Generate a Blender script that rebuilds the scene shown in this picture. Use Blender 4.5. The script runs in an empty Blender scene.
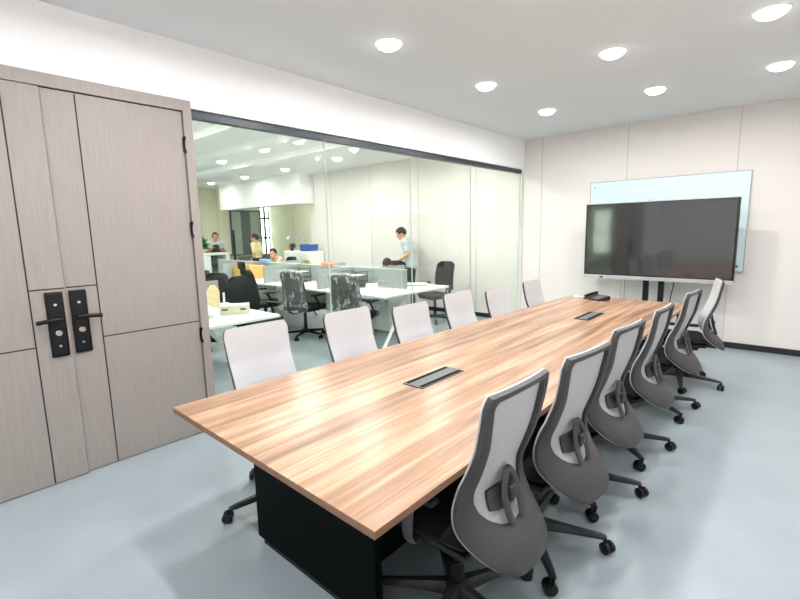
import bpy, bmesh, math, random
import numpy as np
from mathutils import Vector, Matrix
R = math.radians
random.seed(7)
sc = bpy.context.scene
C = sc.collection

# ------------------------------------------------------------------ measures
XG = -3.52          # room face of the glass / door wall
YW = 7.05           # screen wall
H = 2.97            # ceiling
XR, YB = 0.78, -1.7 # wall beside and wall behind the camera
OX, OY0, OY1 = -14.0, -5.0, 9.0   # far office wall, its window side, its recess

# ------------------------------------------------------------------ materials
def new_mat(name):
    m = bpy.data.materials.new(name); m.use_nodes = True
    nt = m.node_tree
    for n in list(nt.nodes): nt.nodes.remove(n)
    out = nt.nodes.new('ShaderNodeOutputMaterial')
    b = nt.nodes.new('ShaderNodeBsdfPrincipled')
    nt.links.new(b.outputs[0], out.inputs[0])
    return m, nt, b, out

def srgb(r, g, b):
    f = lambda c: (c/12.92 if c <= .04045 else ((c+.055)/1.055)**2.4)
    return (f(r/255), f(g/255), f(b/255), 1)

def mat(name, col, rough=.5, metal=0, noise=.06, scale=8, bump=0, bscale=200, spec=.5, stretch=None):
    m, nt, b, out = new_mat(name)
    tc = nt.nodes.new('ShaderNodeTexCoord')
    src = tc.outputs['Object']
    if stretch:
        mp = nt.nodes.new('ShaderNodeMapping'); mp.inputs['Scale'].default_value = stretch
        nt.links.new(src, mp.inputs[0]); src = mp.outputs[0]
    n = nt.nodes.new('ShaderNodeTexNoise'); n.inputs['Scale'].default_value = scale; n.inputs['Detail'].default_value = 4
    nt.links.new(src, n.inputs['Vector'])
    r = nt.nodes.new('ShaderNodeValToRGB')
    c = srgb(*col)
    r.color_ramp.elements[0].position = .3; r.color_ramp.elements[1].position = .7
    r.color_ramp.elements[0].color = tuple(max(0, x*(1-noise)) for x in c[:3])+(1,)
    r.color_ramp.elements[1].color = tuple(min(1, x*(1+noise)) for x in c[:3])+(1,)
    nt.links.new(n.outputs['Fac'], r.inputs[0]); nt.links.new(r.outputs[0], b.inputs['Base Color'])
    b.inputs['Roughness'].default_value = rough; b.inputs['Metallic'].default_value = metal
    b.inputs['Specular IOR Level'].default_value = spec
    if bump:
        n2 = nt.nodes.new('ShaderNodeTexNoise'); n2.inputs['Scale'].default_value = bscale
        nt.links.new(src, n2.inputs['Vector'])
        bp = nt.nodes.new('ShaderNodeBump'); bp.inputs['Strength'].default_value = bump; bp.inputs['Distance'].default_value = .01
        nt.links.new(n2.outputs['Fac'], bp.inputs['Height']); nt.links.new(bp.outputs[0], b.inputs['Normal'])
    return m

def wood_mat(name, along, tones, width, rough, bumpstr=.0, fine=60):
    """streaky veneer; along = axis index the grain runs along"""
    m, nt, b, out = new_mat(name)
    tc = nt.nodes.new('ShaderNodeTexCoord')
    def noise(scale, k, detail=5, dist=0):
        mp = nt.nodes.new('ShaderNodeMapping'); s = [scale]*3; s[along] = scale*k
        mp.inputs['Scale'].default_value = s
        nt.links.new(tc.outputs['Object'], mp.inputs[0])
        n = nt.nodes.new('ShaderNodeTexNoise'); n.inputs['Scale'].default_value = 1; n.inputs['Detail'].default_value = detail
        n.inputs['Distortion'].default_value = dist
        nt.links.new(mp.outputs[0], n.inputs['Vector']); return n
    a = noise(1/width, .045, 6, .25); f = noise(fine, .03, 3)
    mx = nt.nodes.new('ShaderNodeMath'); mx.operation = 'MULTIPLY_ADD'
    nt.links.new(f.outputs['Fac'], mx.inputs[0]); mx.inputs[1].default_value = .35
    nt.links.new(a.outputs['Fac'], mx.inputs[2])
    sb = nt.nodes.new('ShaderNodeMath'); sb.operation = 'SUBTRACT'; nt.links.new(mx.outputs[0], sb.inputs[0]); sb.inputs[1].default_value = .175
    r = nt.nodes.new('ShaderNodeValToRGB'); e = r.color_ramp.elements
    while len(e) < len(tones): e.new(.5)
    for i, (p, c) in enumerate(tones): e[i].position = p; e[i].color = srgb(*c)
    nt.links.new(sb.outputs[0], r.inputs[0]); nt.links.new(r.outputs[0], b.inputs['Base Color'])
    b.inputs['Roughness'].default_value = rough
    if bumpstr:
        bp = nt.nodes.new('ShaderNodeBump'); bp.inputs['Strength'].default_value = bumpstr; bp.inputs['Distance'].default_value = .002
        nt.links.new(f.outputs['Fac'], bp.inputs['Height']); nt.links.new(bp.outputs[0], b.inputs['Normal'])
    return m

def glass_mat(name, tint, refl=1.0, rough=0.0):
    m, nt, b, out = new_mat(name); nt.nodes.remove(b)
    t = nt.nodes.new('ShaderNodeBsdfTransparent'); t.inputs[0].default_value = tint
    g = nt.nodes.new('ShaderNodeBsdfGlossy'); g.inputs['Roughness'].default_value = rough
    n = nt.nodes.new('ShaderNodeTexNoise'); n.inputs['Scale'].default_value = .7
    fr = nt.nodes.new('ShaderNodeFresnel'); fr.inputs[0].default_value = 1.45
    mu = nt.nodes.new('ShaderNodeMath'); mu.operation = 'MULTIPLY'; nt.links.new(fr.outputs[0], mu.inputs[0]); mu.inputs[1].default_value = refl
    mix = nt.nodes.new('ShaderNodeMixShader'); nt.links.new(mu.outputs[0], mix.inputs[0])
    nt.links.new(t.outputs[0], mix.inputs[1]); nt.links.new(g.outputs[0], mix.inputs[2]); nt.links.new(mix.outputs[0], out.inputs[0])
    return m

def emit_mat(name, col, strength):
    m, nt, b, out = new_mat(name); nt.nodes.remove(b)
    e = nt.nodes.new('ShaderNodeEmission'); e.inputs[0].default_value = col; e.inputs[1].default_value = strength
    nt.links.new(e.outputs[0], out.inputs[0]); return m

def plastic_film(name):
    m, nt, b, out = new_mat(name)
    tc = nt.nodes.new('ShaderNodeTexCoord')
    mp = nt.nodes.new('ShaderNodeMapping'); mp.inputs['Scale'].default_value = (1, 1, .45); mp.inputs['Rotation'].default_value = (.3, .5, 0)
    nt.links.new(tc.outputs['Object'], mp.inputs[0])
    n = nt.nodes.new('ShaderNodeTexNoise'); n.inputs['Scale'].default_value = 17; n.inputs['Detail'].default_value = 7; n.inputs['Distortion'].default_value = .5
    nt.links.new(mp.outputs[0], n.inputs['Vector'])
    r = nt.nodes.new('ShaderNodeValToRGB'); r.color_ramp.elements[0].position = .50; r.color_ramp.elements[1].position = .74
    r.color_ramp.elements[0].color = (.09, .09, .09, 1); r.color_ramp.elements[1].color = (.6, .6, .6, 1)
    nt.links.new(n.outputs['Fac'], r.inputs[0])
    b.inputs['Base Color'].default_value = (.85, .9, .9, 1); b.inputs['Roughness'].default_value = .15
    bp = nt.nodes.new('ShaderNodeBump'); bp.inputs['Strength'].default_value = .8; bp.inputs['Distance'].default_value = .03
    nt.links.new(n.outputs['Fac'], bp.inputs['Height']); nt.links.new(bp.outputs[0], b.inputs['Normal'])
    t = nt.nodes.new('ShaderNodeBsdfTransparent')
    mix = nt.nodes.new('ShaderNodeMixShader'); nt.links.new(r.outputs[0], mix.inputs[0])
    nt.links.new(t.outputs[0], mix.inputs[1]); nt.links.new(b.outputs[0], mix.inputs[2]); nt.links.new(mix.outputs[0], out.inputs[0])
    return m

M = {}
M['ceil'] = mat('ceiling_paint', (220, 223, 225), .9, noise=.01)
M['white'] = mat('white_paint', (248, 248, 249), .8, noise=.012)
M['wallpaper'] = mat('panel_cream', (226, 221, 217), .75, noise=.02, scale=60, bump=.05, bscale=300)
M['seam'] = mat('panel_seam', (190, 184, 178), .6)
M['officewall'] = mat('office_panel_cream', (228, 224, 202), .75, noise=.02, scale=40)
M['floor'] = mat('floor_vinyl', (146, 158, 164), .36, noise=.06, scale=2.5, bump=.02, bscale=60)
M['base'] = mat('baseboard_black', (30, 30, 32), .5)
M['door'] = wood_mat('door_veneer', 2, [(.25, (141, 133, 128)), (.5, (147, 139, 134)), (.75, (152, 144, 139))], .009, .5, .12, 300)
M['doordark'] = mat('door_groove', (38, 34, 33), .7)
M['lock'] = mat('lock_black_metal', (26, 26, 28), .32, .6)
M['chrome'] = mat('bright_metal', (215, 215, 215), .25, 1)
M['frame'] = mat('glazing_channel', (70, 74, 80), .4, .5)
M['glass'] = glass_mat('partition_glass', (.955, .978, .955, 1), .2)
M['joint'] = mat('glazing_joint', (205, 214, 208), .3)
M['table'] = wood_mat('table_veneer', 1, [(.27, (98, 72, 55)), (.41, (136, 104, 81)), (.53, (155, 121, 96)), (.64, (180, 149, 122)), (.78, (142, 108, 84))], .055, .30, 0, 90)
M['tableedge'] = wood_mat('table_edge_band', 1, [(.3, (112, 80, 56)), (.7, (132, 98, 70))], .05, .4, 0, 90)
M['ped'] = mat('pedestal_black', (4, 8, 9), .55, spec=.05)
M['grey'] = mat('socket_lid_grey', (84, 88, 88), .45, 0)
M['black'] = mat('black_plastic', (20, 21, 23), .45, spec=.3)
M['blackgloss'] = mat('black_gloss', (14, 14, 15), .2)
M['chairframe'] = mat('chair_frame_grey', (54, 54, 56), .5, noise=.03, bump=.03, bscale=400)
M['meshrear'] = mat('chair_mesh', (192, 192, 195), .8, noise=.05, scale=180, bump=.25, bscale=500)
def see_through(m, f):
    nt = m.node_tree; out = next(n for n in nt.nodes if n.type == 'OUTPUT_MATERIAL'); b = next(n for n in nt.nodes if n.type == 'BSDF_PRINCIPLED')
    t = nt.nodes.new('ShaderNodeBsdfTransparent'); mx = nt.nodes.new('ShaderNodeMixShader'); mx.inputs[0].default_value = f
    nt.links.new(b.outputs[0], mx.inputs[1]); nt.links.new(t.outputs[0], mx.inputs[2]); nt.links.new(mx.outputs[0], out.inputs[0])
see_through(M['meshrear'], .13)
M['seatcloth'] = mat('seat_cloth_black', (20, 22, 27), .85, spec=.2, noise=.15, scale=150, bump=.2, bscale=400)
M['basegrey'] = mat('chair_base_grey', (40, 42, 44), .42, spec=.35)
M['caster'] = mat('caster_black', (15, 15, 16), .4, spec=.35)
M['screen'] = mat('screen_glass', (40, 41, 42), .07, noise=.02, spec=1.0)
M['silver'] = mat('silver_trim', (196, 198, 200), .35, .7)
M['board'] = mat('glass_board', (212, 234, 237), .2, noise=.01)
M['boardedge'] = mat('board_edge', (110, 116, 116), .3)
M['desk'] = mat('desk_white', (240, 243, 240), .4, noise=.01)
M['divider'] = mat('divider_grey', (150, 158, 157), .55, noise=.03)
M['dividertrim'] = mat('divider_trim', (206, 212, 210), .45)
M['modesty'] = mat('modesty_grey', (150, 156, 150), .6)
M['officeblack'] = mat('office_chair_black', (27, 30, 32), .75, spec=.3, noise=.12, scale=120, bump=.15, bscale=300)
M['film'] = plastic_film('clear_plastic_wrap')
M['cream'] = mat('cream_plastic', (214, 210, 192), .5)
M['whiteplastic'] = mat('white_plastic', (238, 240, 238), .4)
M['card'] = mat('cardboard', (206, 164, 96), .8, noise=.08, scale=20)
M['bag'] = mat('kraft_paper', (232, 214, 170), .8, noise=.1, scale=25)
M['blue'] = mat('blue_plastic', (56, 92, 170), .5)
M['paleblue'] = mat('pale_blue_plastic', (120, 170, 225), .5)
M['orange'] = mat('orange_plastic', (236, 130, 92), .5)
M['meshwire'] = mat('wire_dark', (58, 64, 64), .5, .3)
M['leaf'] = mat('leaf_green', (70, 128, 58), .6, noise=.3, scale=30)
M['paleleaf'] = mat('pale_leaf', (176, 178, 130), .6, noise=.25, scale=40)
M['soil'] = mat('soil', (60, 46, 36), .9)
M['darkglass'] = mat('dark_door_glass', (92, 104, 106), .25)
M['greyglass'] = mat('grey_door_glass', (168, 180, 176), .3)
M['skin'] = mat('skin', (214, 160, 132), .55, noise=.05)
M['hair'] = mat('hair_black', (28, 25, 24), .55, noise=.2, scale=60)
M['tee'] = mat('tee_grey', (196, 206, 209), .85, noise=.04, scale=20, bump=.2, bscale=40)
M['yellow'] = mat('shirt_pale_yellow', (232, 226, 168), .85, noise=.04, scale=20)
M['tan'] = mat('top_tan', (196, 170, 150), .85)
M['apron'] = mat('apron_dark', (54, 48, 56), .85)
M['trousers'] = mat('trousers_dark', (44, 48, 58), .85)
M['lens'] = emit_mat('downlight_lens', (1, .985, .95, 1), 9)
M['eye'] = mat('eye_dark', (24, 20, 20), .3)
M['lip'] = mat('lip', (170, 100, 92), .5)

# ------------------------------------------------------------------ mesh helpers
def obj(name, bm, m, parent=None, smooth=False):
    bmesh.ops.recalc_face_normals(bm, faces=bm.faces[:])
    me = bpy.data.meshes.new(name); bm.to_mesh(me); bm.free()
    ms = m if isinstance(m, (list, tuple)) else [m]
    for x in ms: me.materials.append(x)
    if smooth:
        for p in me.polygons: p.use_smooth = True
        try: me.set_sharp_from_angle(angle=R(38))
        except Exception: pass
    o = bpy.data.objects.new(name, me); C.objects.link(o)
    if parent: o.parent = parent
    return o

def thing(name, label, cat, loc=(0, 0, 0), rz=0, group=None):
    o = bpy.data.objects.new(name, None); C.objects.link(o); o.empty_display_size = .1
    o.location = loc; o.rotation_euler = (0, 0, rz)
    return tag(o, label, cat, group)

def tag(o, label, cat, group=None):
    o['label'] = label; o['category'] = cat
    if group: o['group'] = group
    return o

def struct(name, bm, m, smooth=False, parent=None):
    o = obj(name, bm, m, parent, smooth)
    if not parent: o['kind'] = 'structure'
    return o

def nb(): return bmesh.new()

def box(bm, x0, x1, y0, y1, z0, z1, r=0, seg=2, mi=0, mx=None):
    t = bmesh.new()
    vs = [t.verts.new((x, y, z)) for x in (x0, x1) for y in (y0, y1) for z in (z0, z1)]
    for f in ((0, 1, 3, 2), (4, 6, 7, 5), (0, 4, 5, 1), (2, 3, 7, 6), (0, 2, 6, 4), (1, 5, 7, 3)):
        t.faces.new([vs[i] for i in f])
    if r > 0:
        bmesh.ops.bevel(t, geom=t.edges[:], offset=r, segments=seg, affect='EDGES', profile=.5)
    merge(bm, t, mx, mi); return bm

def merge(bm, t, mx=None, mi=0):
    t.verts.ensure_lookup_table()
    mp = {}
    for v in t.verts: mp[v] = bm.verts.new(mx @ v.co if mx is not None else v.co)
    for f in t.faces:
        try:
            g = bm.faces.new([mp[v] for v in f.verts]); g.material_index = mi if mi else f.material_index
        except ValueError: pass
    t.free()

def frame_of(d):
    d = Vector(d).normalized()
    u = d.cross(Vector((0, 0, 1)))
    if u.length < 1e-3: u = d.cross(Vector((0, 1, 0)))
    u.normalize(); return u, u.cross(d)

def tube(bm, pts, r, n=10, flat=None, up=None, caps=True, mi=0):
    """swept tube; r number or list; flat=(a,b) elliptical half axes with a along `up`"""
    pts = [Vector(p) for p in pts]; rings = []
    for i, p in enumerate(pts):
        d = (pts[min(i+1, len(pts)-1)]-pts[max(i-1, 0)]).normalized()
        if up is not None:
            v = Vector(up); v = (v-d*v.dot(d)).normalized(); u = v.cross(d)
        else:
            u, v = frame_of(d)
            if i and rings:
                v = (lastv-d*lastv.dot(d)).normalized(); u = v.cross(d)
        lastv = v
        rr = r[i] if isinstance(r, (list, tuple)) else r
        a, b = (flat if flat else (rr, rr))
        rings.append([bm.verts.new(p+v*(a*math.cos(t))+u*(b*math.sin(t))) for t in [2*math.pi*k/n for k in range(n)]])
    for i in range(len(rings)-1):
        for k in range(n):
            f = bm.faces.new((rings[i][k], rings[i][(k+1) % n], rings[i+1][(k+1) % n], rings[i+1][k])); f.material_index = mi
    if caps:
        bm.faces.new(rings[0][::-1]).material_index = mi; bm.faces.new(rings[-1]).material_index = mi
    return bm

def cyl(bm, c, r, z0, z1, n=20, r2=None, mi=0):
    return tube(bm, [(c[0], c[1], z0), (c[0], c[1], z1)], [r, r if r2 is None else r2], n, mi=mi)

def lathe(bm, prof, n=24, c=(0, 0, 0)):
    rings = [[bm.verts.new((c[0]+r*math.cos(2*math.pi*k/n), c[1]+r*math.sin(2*math.pi*k/n), c[2]+z)) for k in range(n)] for r, z in prof]
    for i in range(len(rings)-1):
        for k in range(n): bm.faces.new((rings[i][k], rings[i][(k+1) % n], rings[i+1][(k+1) % n], rings[i+1][k]))
    bm.faces.new(rings[0][::-1]); bm.faces.new(rings[-1]); return bm

def ell(bm, c, rx, ry, rz, n=14, m=10, mx=None):
    t = bmesh.new(); bmesh.ops.create_uvsphere(t, u_segments=n, v_segments=m, radius=1)
    T = Matrix.Translation(c) @ (mx if mx is not None else Matrix.Identity(4)) @ Matrix.Diagonal((rx, ry, rz, 1))
    merge(bm, t, T); return bm

def prism(bm, poly, axis, a, b, mi=0):
    """poly of 2-D points extruded along axis (0,1,2) from a to b"""
    def P(p, t):
        q = list(p); q.insert(axis, t); return q
    A = [bm.verts.new(P(p, a)) for p in poly]; B = [bm.verts.new(P(p, b)) for p in poly]
    n = len(poly)
    bm.faces.new(A).material_index = mi; bm.faces.new(B[::-1]).material_index = mi
    for i in range(n): bm.faces.new((A[i], B[i], B[(i+1) % n], A[(i+1) % n])).material_index = mi
    return bm

def catmull(pts, k=6):
    P = [np.array(p, float) for p in pts]; P = [2*P[0]-P[1]]+P+[2*P[-1]-P[-2]]; out = []
    for i in range(1, len(P)-2):
        for j in range(k):
            t = j/k
            out.append(.5*((2*P[i])+(-P[i-1]+P[i+1])*t+(2*P[i-1]-5*P[i]+4*P[i+1]-P[i+2])*t*t+(-P[i-1]+3*P[i]-3*P[i+1]+P[i+2])*t**3))
    out.append(P[-2]); return [tuple(p) for p in out]

def dup(root, loc, rz, label, group=None):
    def cp(o, par):
        c = o.copy(); C.objects.link(c)
        if par: c.parent = par
        for ch in list(o.children): cp(ch, c)
        return c
    r = cp(root, None); r.location = loc; r.rotation_euler = (0, 0, rz); r['label'] = label
    if group: r['group'] = group
    return r

# ------------------------------------------------------------------ the setting
bm = nb(); box(bm, OX-.1, XR+.1, OY0-.1, OY1+.1, -.1, 0); struct('floor', bm, M['floor'])
bm = nb(); box(bm, XG, XR+.1, YB-.1, YW+.1, H, H+.1); struct('ceiling', bm, M['ceil'])
bm = nb(); box(bm, OX-.1, XG, OY0-.1, OY1+.1, H, H+.1); struct('ceiling_office', bm, M['white'])
# screen wall: cream panels, with thin seams proud of the joint
bm = nb(); box(bm, -9.2, XR+.1, YW, YW+.12, 0, H)
struct('wall_screen', bm, [M['wallpaper']])
seams = [-3.22, -1.965, -.705, .56]
for i, x in enumerate(seams):
    bm = nb(); box(bm, x-.004, x+.004, YW-.003, YW, .08, H); struct('trim_%d' % (i+1), bm, M['seam'])
for i, x in enumerate([-4.43, -4.56, -5.75, -7.08, -8.39]):
    bm = nb(); box(bm, x-.006, x+.006, YW-.003, YW, .08, H); struct('trim_%d' % (i+5), bm, M['seam'])
bm = nb(); box(bm, XG-.02, XR, YW-.012, YW, 0, .075); struct('baseboard_screen', bm, M['base'])
bm = nb(); box(bm, -9.2, XG-.16, YW-.012, YW, 0, .075); struct('baseboard_office', bm, M['base'])
bm = nb(); box(bm, XR, XR+.1, YB, YW, 0, H); struct('wall_right', bm, M['wallpaper'])
bm = nb(); box(bm, XR-.012, XR, YB, YW, 0, .075); struct('baseboard_right', bm, M['base'])
bm = nb(); box(bm, XG-.14, XR+.1, YB-.1, YB, 0, H); struct('wall_back', bm, M['white'])
# glass side: wall above door and glazing, end post at the screen wall
bm = nb()
box(bm, XG-.14, XG, -.3, YW, 2.515, H)
box(bm, XG-.14, XG, OY0, -.3, 0, H)
struct('wall_left', bm, M['white'])
bm = nb(); box(bm, XG-.12, XG-.02, 7.012, YW, 0, 2.515); struct('wall_post', bm, M['wallpaper'])

# glazed partition
win = bpy.data.objects.new('window_1', None); C.objects.link(win); win['kind'] = 'structure'
bm = nb(); box(bm, XG-.10, XG-.03, 1.64, 7.012, 2.455, 2.515); struct('top_channel', bm, M['frame'], parent=win)
bm = nb(); box(bm, XG-.10, XG-.03, 1.64, 7.012, 0, .045); struct('bottom_channel', bm, M['frame'], parent=win)
bm = nb(); box(bm, XG-.08, XG-.05, 6.99, 7.012, .045, 2.455); struct('end_channel', bm, M['joint'], parent=win)
ys = [1.64, 2.955, 4.25, 5.56, 6.985]
for i in range(4):
    bm = nb(); box(bm, XG-.071, XG-.059, ys[i]+.003, ys[i+1]-.003, .045, 2.455); struct('glass_pane', bm, M['glass'], parent=win)
for y in ys[1:-1]:
    bm = nb(); box(bm, XG-.072, XG-.058, y-.003, y+.003, .045, 2.455); struct('glass_joint', bm, M['joint'], parent=win)

# double door
dr = bpy.data.objects.new('door_1', None); C.objects.link(dr); dr['kind'] = 'structure'
D0, D1, ZT, YM = -.29, 1.635, 2.56, .724
bm = nb()
box(bm, XG, XG+.02, D1-.062, D1, 0, ZT); box(bm, XG, XG+.02, D0, D0+.062, 0, ZT)
box(bm, XG-.14, XG, D1-.062, D1, 0, 2.515); box(bm, XG-.14, XG, D0, D0+.062, 0, 2.515)
box(bm, XG, XG+.02, D0+.062, D1-.062, ZT-.078, ZT); box(bm, XG-.14, XG, D0+.062, D1-.062, ZT-.078, 2.515)
struct('door_frame', bm, M['door'], parent=dr)
def leaf(y0, y1, xf, hinge_y):
    bm = nb(); box(bm, xf-.045, xf, y0, y1, .006, ZT-.084, .002, 1)
    return struct('door_leaf', bm, M['door'], parent=dr)
def groove(pts, xf, par):
    bm = nb()
    for (y0, z0, y1, z1) in pts: box(bm, xf-.001, xf+.0012, y0, y1, z0, z1)
    return obj('groove', bm, M['doordark'], par)
xr, xl = XG+.002, XG+.022
lr = leaf(YM+.003, D1-.066, xr, D1); ll = leaf(D0+.066, YM, xl, D0)
groove([(.903, .01, .911, 2.47), (YM+.01, 1.26, .903, 1.268), (.911, .906, D1-.07, .914)], xr, lr)
groove([(.536, .01, .544, 2.47), (.544, 1.26, YM-.002, 1.268), (D0+.07, .906, .536, .914)], xl, ll)
bm = nb(); box(bm, xr-.04, xr-.004, D1-.0665, D1-.061, .01, ZT-.08); box(bm, xr-.04, xr-.004, D0+.06, D1-.06, ZT-.0845, ZT-.0775); struct('door_gap', bm, M['doordark'], parent=dr)
def lockset(y0, y1, x, d, par):
    yc = (y0+y1)/2
    bm = nb(); box(bm, x, x+.016, y0, y1, .83, 1.245, .008, 2); pl = obj('lock_plate', bm, M['lock'], par, True)
    bm = nb(); box(bm, x+.016, x+.019, y0+.012, y1-.012, .845, 1.23, .002, 1); obj('plate_panel', bm, M['black'], pl)
    ya = yc-.012*d
    bm = nb(); tube(bm, [(x+.016, ya, 1.07), (x+.05, ya, 1.07)], .014, 14)
    tube(bm, catmull([(x+.05, ya-.012*d, 1.07), (x+.052, ya+.03*d, 1.073), (x+.054, ya+.08*d, 1.07), (x+.055, ya+.125*d, 1.066)], 4), .012, 12, flat=(.013, .009), up=(0, 0, 1))
    obj('door_handle', bm, M['lock'], par, True)
    bm = nb(); cyl2(bm, (x+.019, yc, 1.165), .008, .006); cyl2(bm, (x+.019, yc, .985), .017, .012); cyl2(bm, (x+.019, yc, .90), .008, .006)
    obj('lock_cylinder', bm, M['chrome'], pl, True)
def cyl2(bm, p, r, l): tube(bm, [p, (p[0]+l, p[1], p[2])], r, 14)
lockset(.612, .708, xl, -1, ll)
lockset(.742, .838, xr, 1, lr)
for z in (2.24, 1.62, .80):
    bm = nb(); tube(bm, [(xr+.012, D1-.064, z-.06), (xr+.012, D1-.064, z+.06)], .011, 12)
    box(bm, xr-.002, xr+.008, D1-.076, D1-.062, z-.05, z+.05); obj('hinge', bm, M['lock'], dr, True)

# office shell
def wall_with_hole(name, m, axis, a, b, lo, hi, holes):
    """wall slab: axis 0 => x from a..b, runs along y lo..hi; holes (u0,u1,z0,z1)"""
    bm = nb(); us = sorted({lo, hi, *[h[0] for h in holes], *[h[1] for h in holes]}); zs = sorted({0, H, *[h[2] for h in holes], *[h[3] for h in holes]})
    for i in range(len(us)-1):
        for j in range(len(zs)-1):
            u, z = (us[i]+us[i+1])/2, (zs[j]+zs[j+1])/2
            if any(h[0] < u < h[1] and h[2] < z < h[3] for h in holes): continue
            if axis == 0: box(bm, a, b, us[i], us[i+1], zs[j], zs[j+1])
            else: box(bm, us[i], us[i+1], a, b, zs[j], zs[j+1])
    return struct(name, bm, m)
wall_with_hole('wall_far', M['officewall'], 0, OX-.12, OX, OY0, OY1, [(8.62, 9.0, .1, 2.75)])
wins = [(-12.6, -10.6, .6, 2.25), (-9.6, -7.6, .6, 2.25), (-6.65, -4.65, .55, 2.22)]
wall_with_hole('wall_window_side', M['officewall'], 1, OY0-.12, OY0, OX, XG-.14, wins)
bm = nb(); box(bm, OX, -9.2, OY1, OY1+.12, 0, H); struct('wall_recess', bm, M['officewall'])
bm = nb(); box(bm, -9.2, -9.08, YW+.12, OY1, 0, H); struct('wall_return', bm, M['officewall'])
bm = nb(); box(bm, -11.25, -11.235, OY1-.003, OY1, 0, H); box(bm, -12.66, -12.645, OY1-.003, OY1, 0, H); struct('trim_20', bm, M['seam'])
bm = nb()
for y in (6.0, 6.55, 7.1): box(bm, OX, OX+.004, y-.008, y+.008, 0, H)
struct('trim_21', bm, M['seam'])
def window(n, axis, h, at, cols, rows):
    w = bpy.data.objects.new('window_%d' % n, None); C.objects.link(w); w['kind'] = 'structure'
    u0, u1, z0, z1 = h
    def bx(b, a0, a1, c0, c1, d0=.0, d1=.06):
        (box(b, at-d1, at-d0, a0, a1, c0, c1) if axis == 0 else box(b, a0, a1, at-d1, at-d0, c0, c1))
    bm = nb()
    for k in range(cols+1):
        u = u0+(u1-u0)*k/cols; bx(bm, max(u0, u-.03), min(u1, u+.03), z0, z1)
    for k in range(rows+1):
        z = z0+(z1-z0)*k/rows; bx(bm, u0, u1, max(z0, z-.03), min(z1, z+.03))
    struct('window_frame', bm, M['frame'] if axis == 0 else M['desk'], parent=w)
    bm = nb(); bx(bm, u0+.01, u1-.01, z0+.01, z1-.01, .025, .032); struct('pane', bm, M['glass'], parent=w)
window(2, 0, (8.62, 9.0, .1, 2.75), OX-.03, 2, 4)
for i, h in enumerate(wins): window(3+i, 1, h, OY0-.03, 3, 2)
# glazed door leaves on the far wall
d2 = bpy.data.objects.new('door_2', None); C.objects.link(d2); d2['kind'] = 'structure'
for y0, y1, m in ((7.53, 7.86, 'greyglass'), (7.86, 8.2, 'darkglass'), (8.2, 8.56, 'greyglass')):
    bm = nb(); box(bm, OX, OX+.05, y0, y1, 0, 2.3); struct('door_panel', bm, M[m], parent=d2)
bm = nb(); box(bm, OX, OX+.07, 7.50, 7.53, 0, 2.34); box(bm, OX, OX+.07, 8.56, 8.6, 0, 2.34); box(bm, OX, OX+.07, 7.53, 8.56, 2.3, 2.34); struct('door_frame', bm, M['frame'], parent=d2)
# dropped duct box and shallow ceiling beams of the office
bm = nb(); box(bm, -12.85, -9.0, 6.62, 7.04, 2.27, H); struct('wall_duct_box', bm, M['white'])
for i, y in enumerate((3.02, 3.92, 4.86)):
    bm = nb(); box(bm, OX, XG-.16, y, y+.22, H-.09, H); struct('ceiling_beam_%d' % (i+1), bm, M['white'])

# ------------------------------------------------------------------ downlights
LIGHT_W, OFF_W = 18.5, 28
def downlight_proto():
    t = thing('downlight', '', 'downlight')
    bm = nb(); n = 28
    for (r0, z0), (r1, z1) in (((.088, -.001), (.104, -.006)), ((.104, -.006), (.108, 0))):
        a = [bm.verts.new((r0*math.cos(2*math.pi*k/n), r0*math.sin(2*math.pi*k/n), z0)) for k in range(n)]
        b = [bm.verts.new((r1*math.cos(2*math.pi*k/n), r1*math.sin(2*math.pi*k/n), z1)) for k in range(n)]
        for k in range(n): bm.faces.new((a[k], a[(k+1) % n], b[(k+1) % n], b[k]))
    obj('trim_ring', bm, M['whiteplastic'], t, True)
    bm = nb(); lathe(bm, [(.089, -.0005), (.088, -.012), (.078, -.028), (.055, -.040), (.02, -.046)], 28); obj('lens', bm, M['lens'], t)  # lens domed below the ceiling so its shape stands in for round glare
    return t
DL = downlight_proto(); used = []
def lamp(x, y, w, size=.055, spread=178, col=(1, .985, .98)):
    l = bpy.data.lights.new('downlight_beam', 'AREA'); l.shape = 'DISK'; l.size = size; l.energy = w; l.spread = R(spread); l.color = col
    o = bpy.data.objects.new('downlight_beam', l); C.objects.link(o); o.location = (x, y, H-.05); return o
def downlight(x, y, label, group, w, col=(1, .985, .98)):
    if not used:
        o = DL; o.location = (x, y, H); o['label'] = label; o['group'] = group; used.append(1)
    else: o = dup(DL, (x, y, H), 0, label, group)
    lamp(x, y, w, col=col)
rows = {'near the glass wall': -2.47, 'over the table centre': -1.30, 'over the dark-framed chairs': -.30}
nth = {5.5: 'closest to the screen wall', 4.1: 'second from the screen wall', 2.7: 'third from the screen wall', 1.3: 'fourth from the screen wall', -.1: 'last towards the door'}
for rn, x in rows.items():
    for y, nn in nth.items():
        vis = not (y < 2 or (y < 3 and x > -1))
        if vis: downlight(x, y, 'round downlight %s, %s' % (rn, nn), 'downlights over the meeting table', LIGHT_W)
        elif y > -1: downlight(x, y, 'round downlight %s, %s' % (rn, nn), 'downlights over the meeting table', LIGHT_W)
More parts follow.
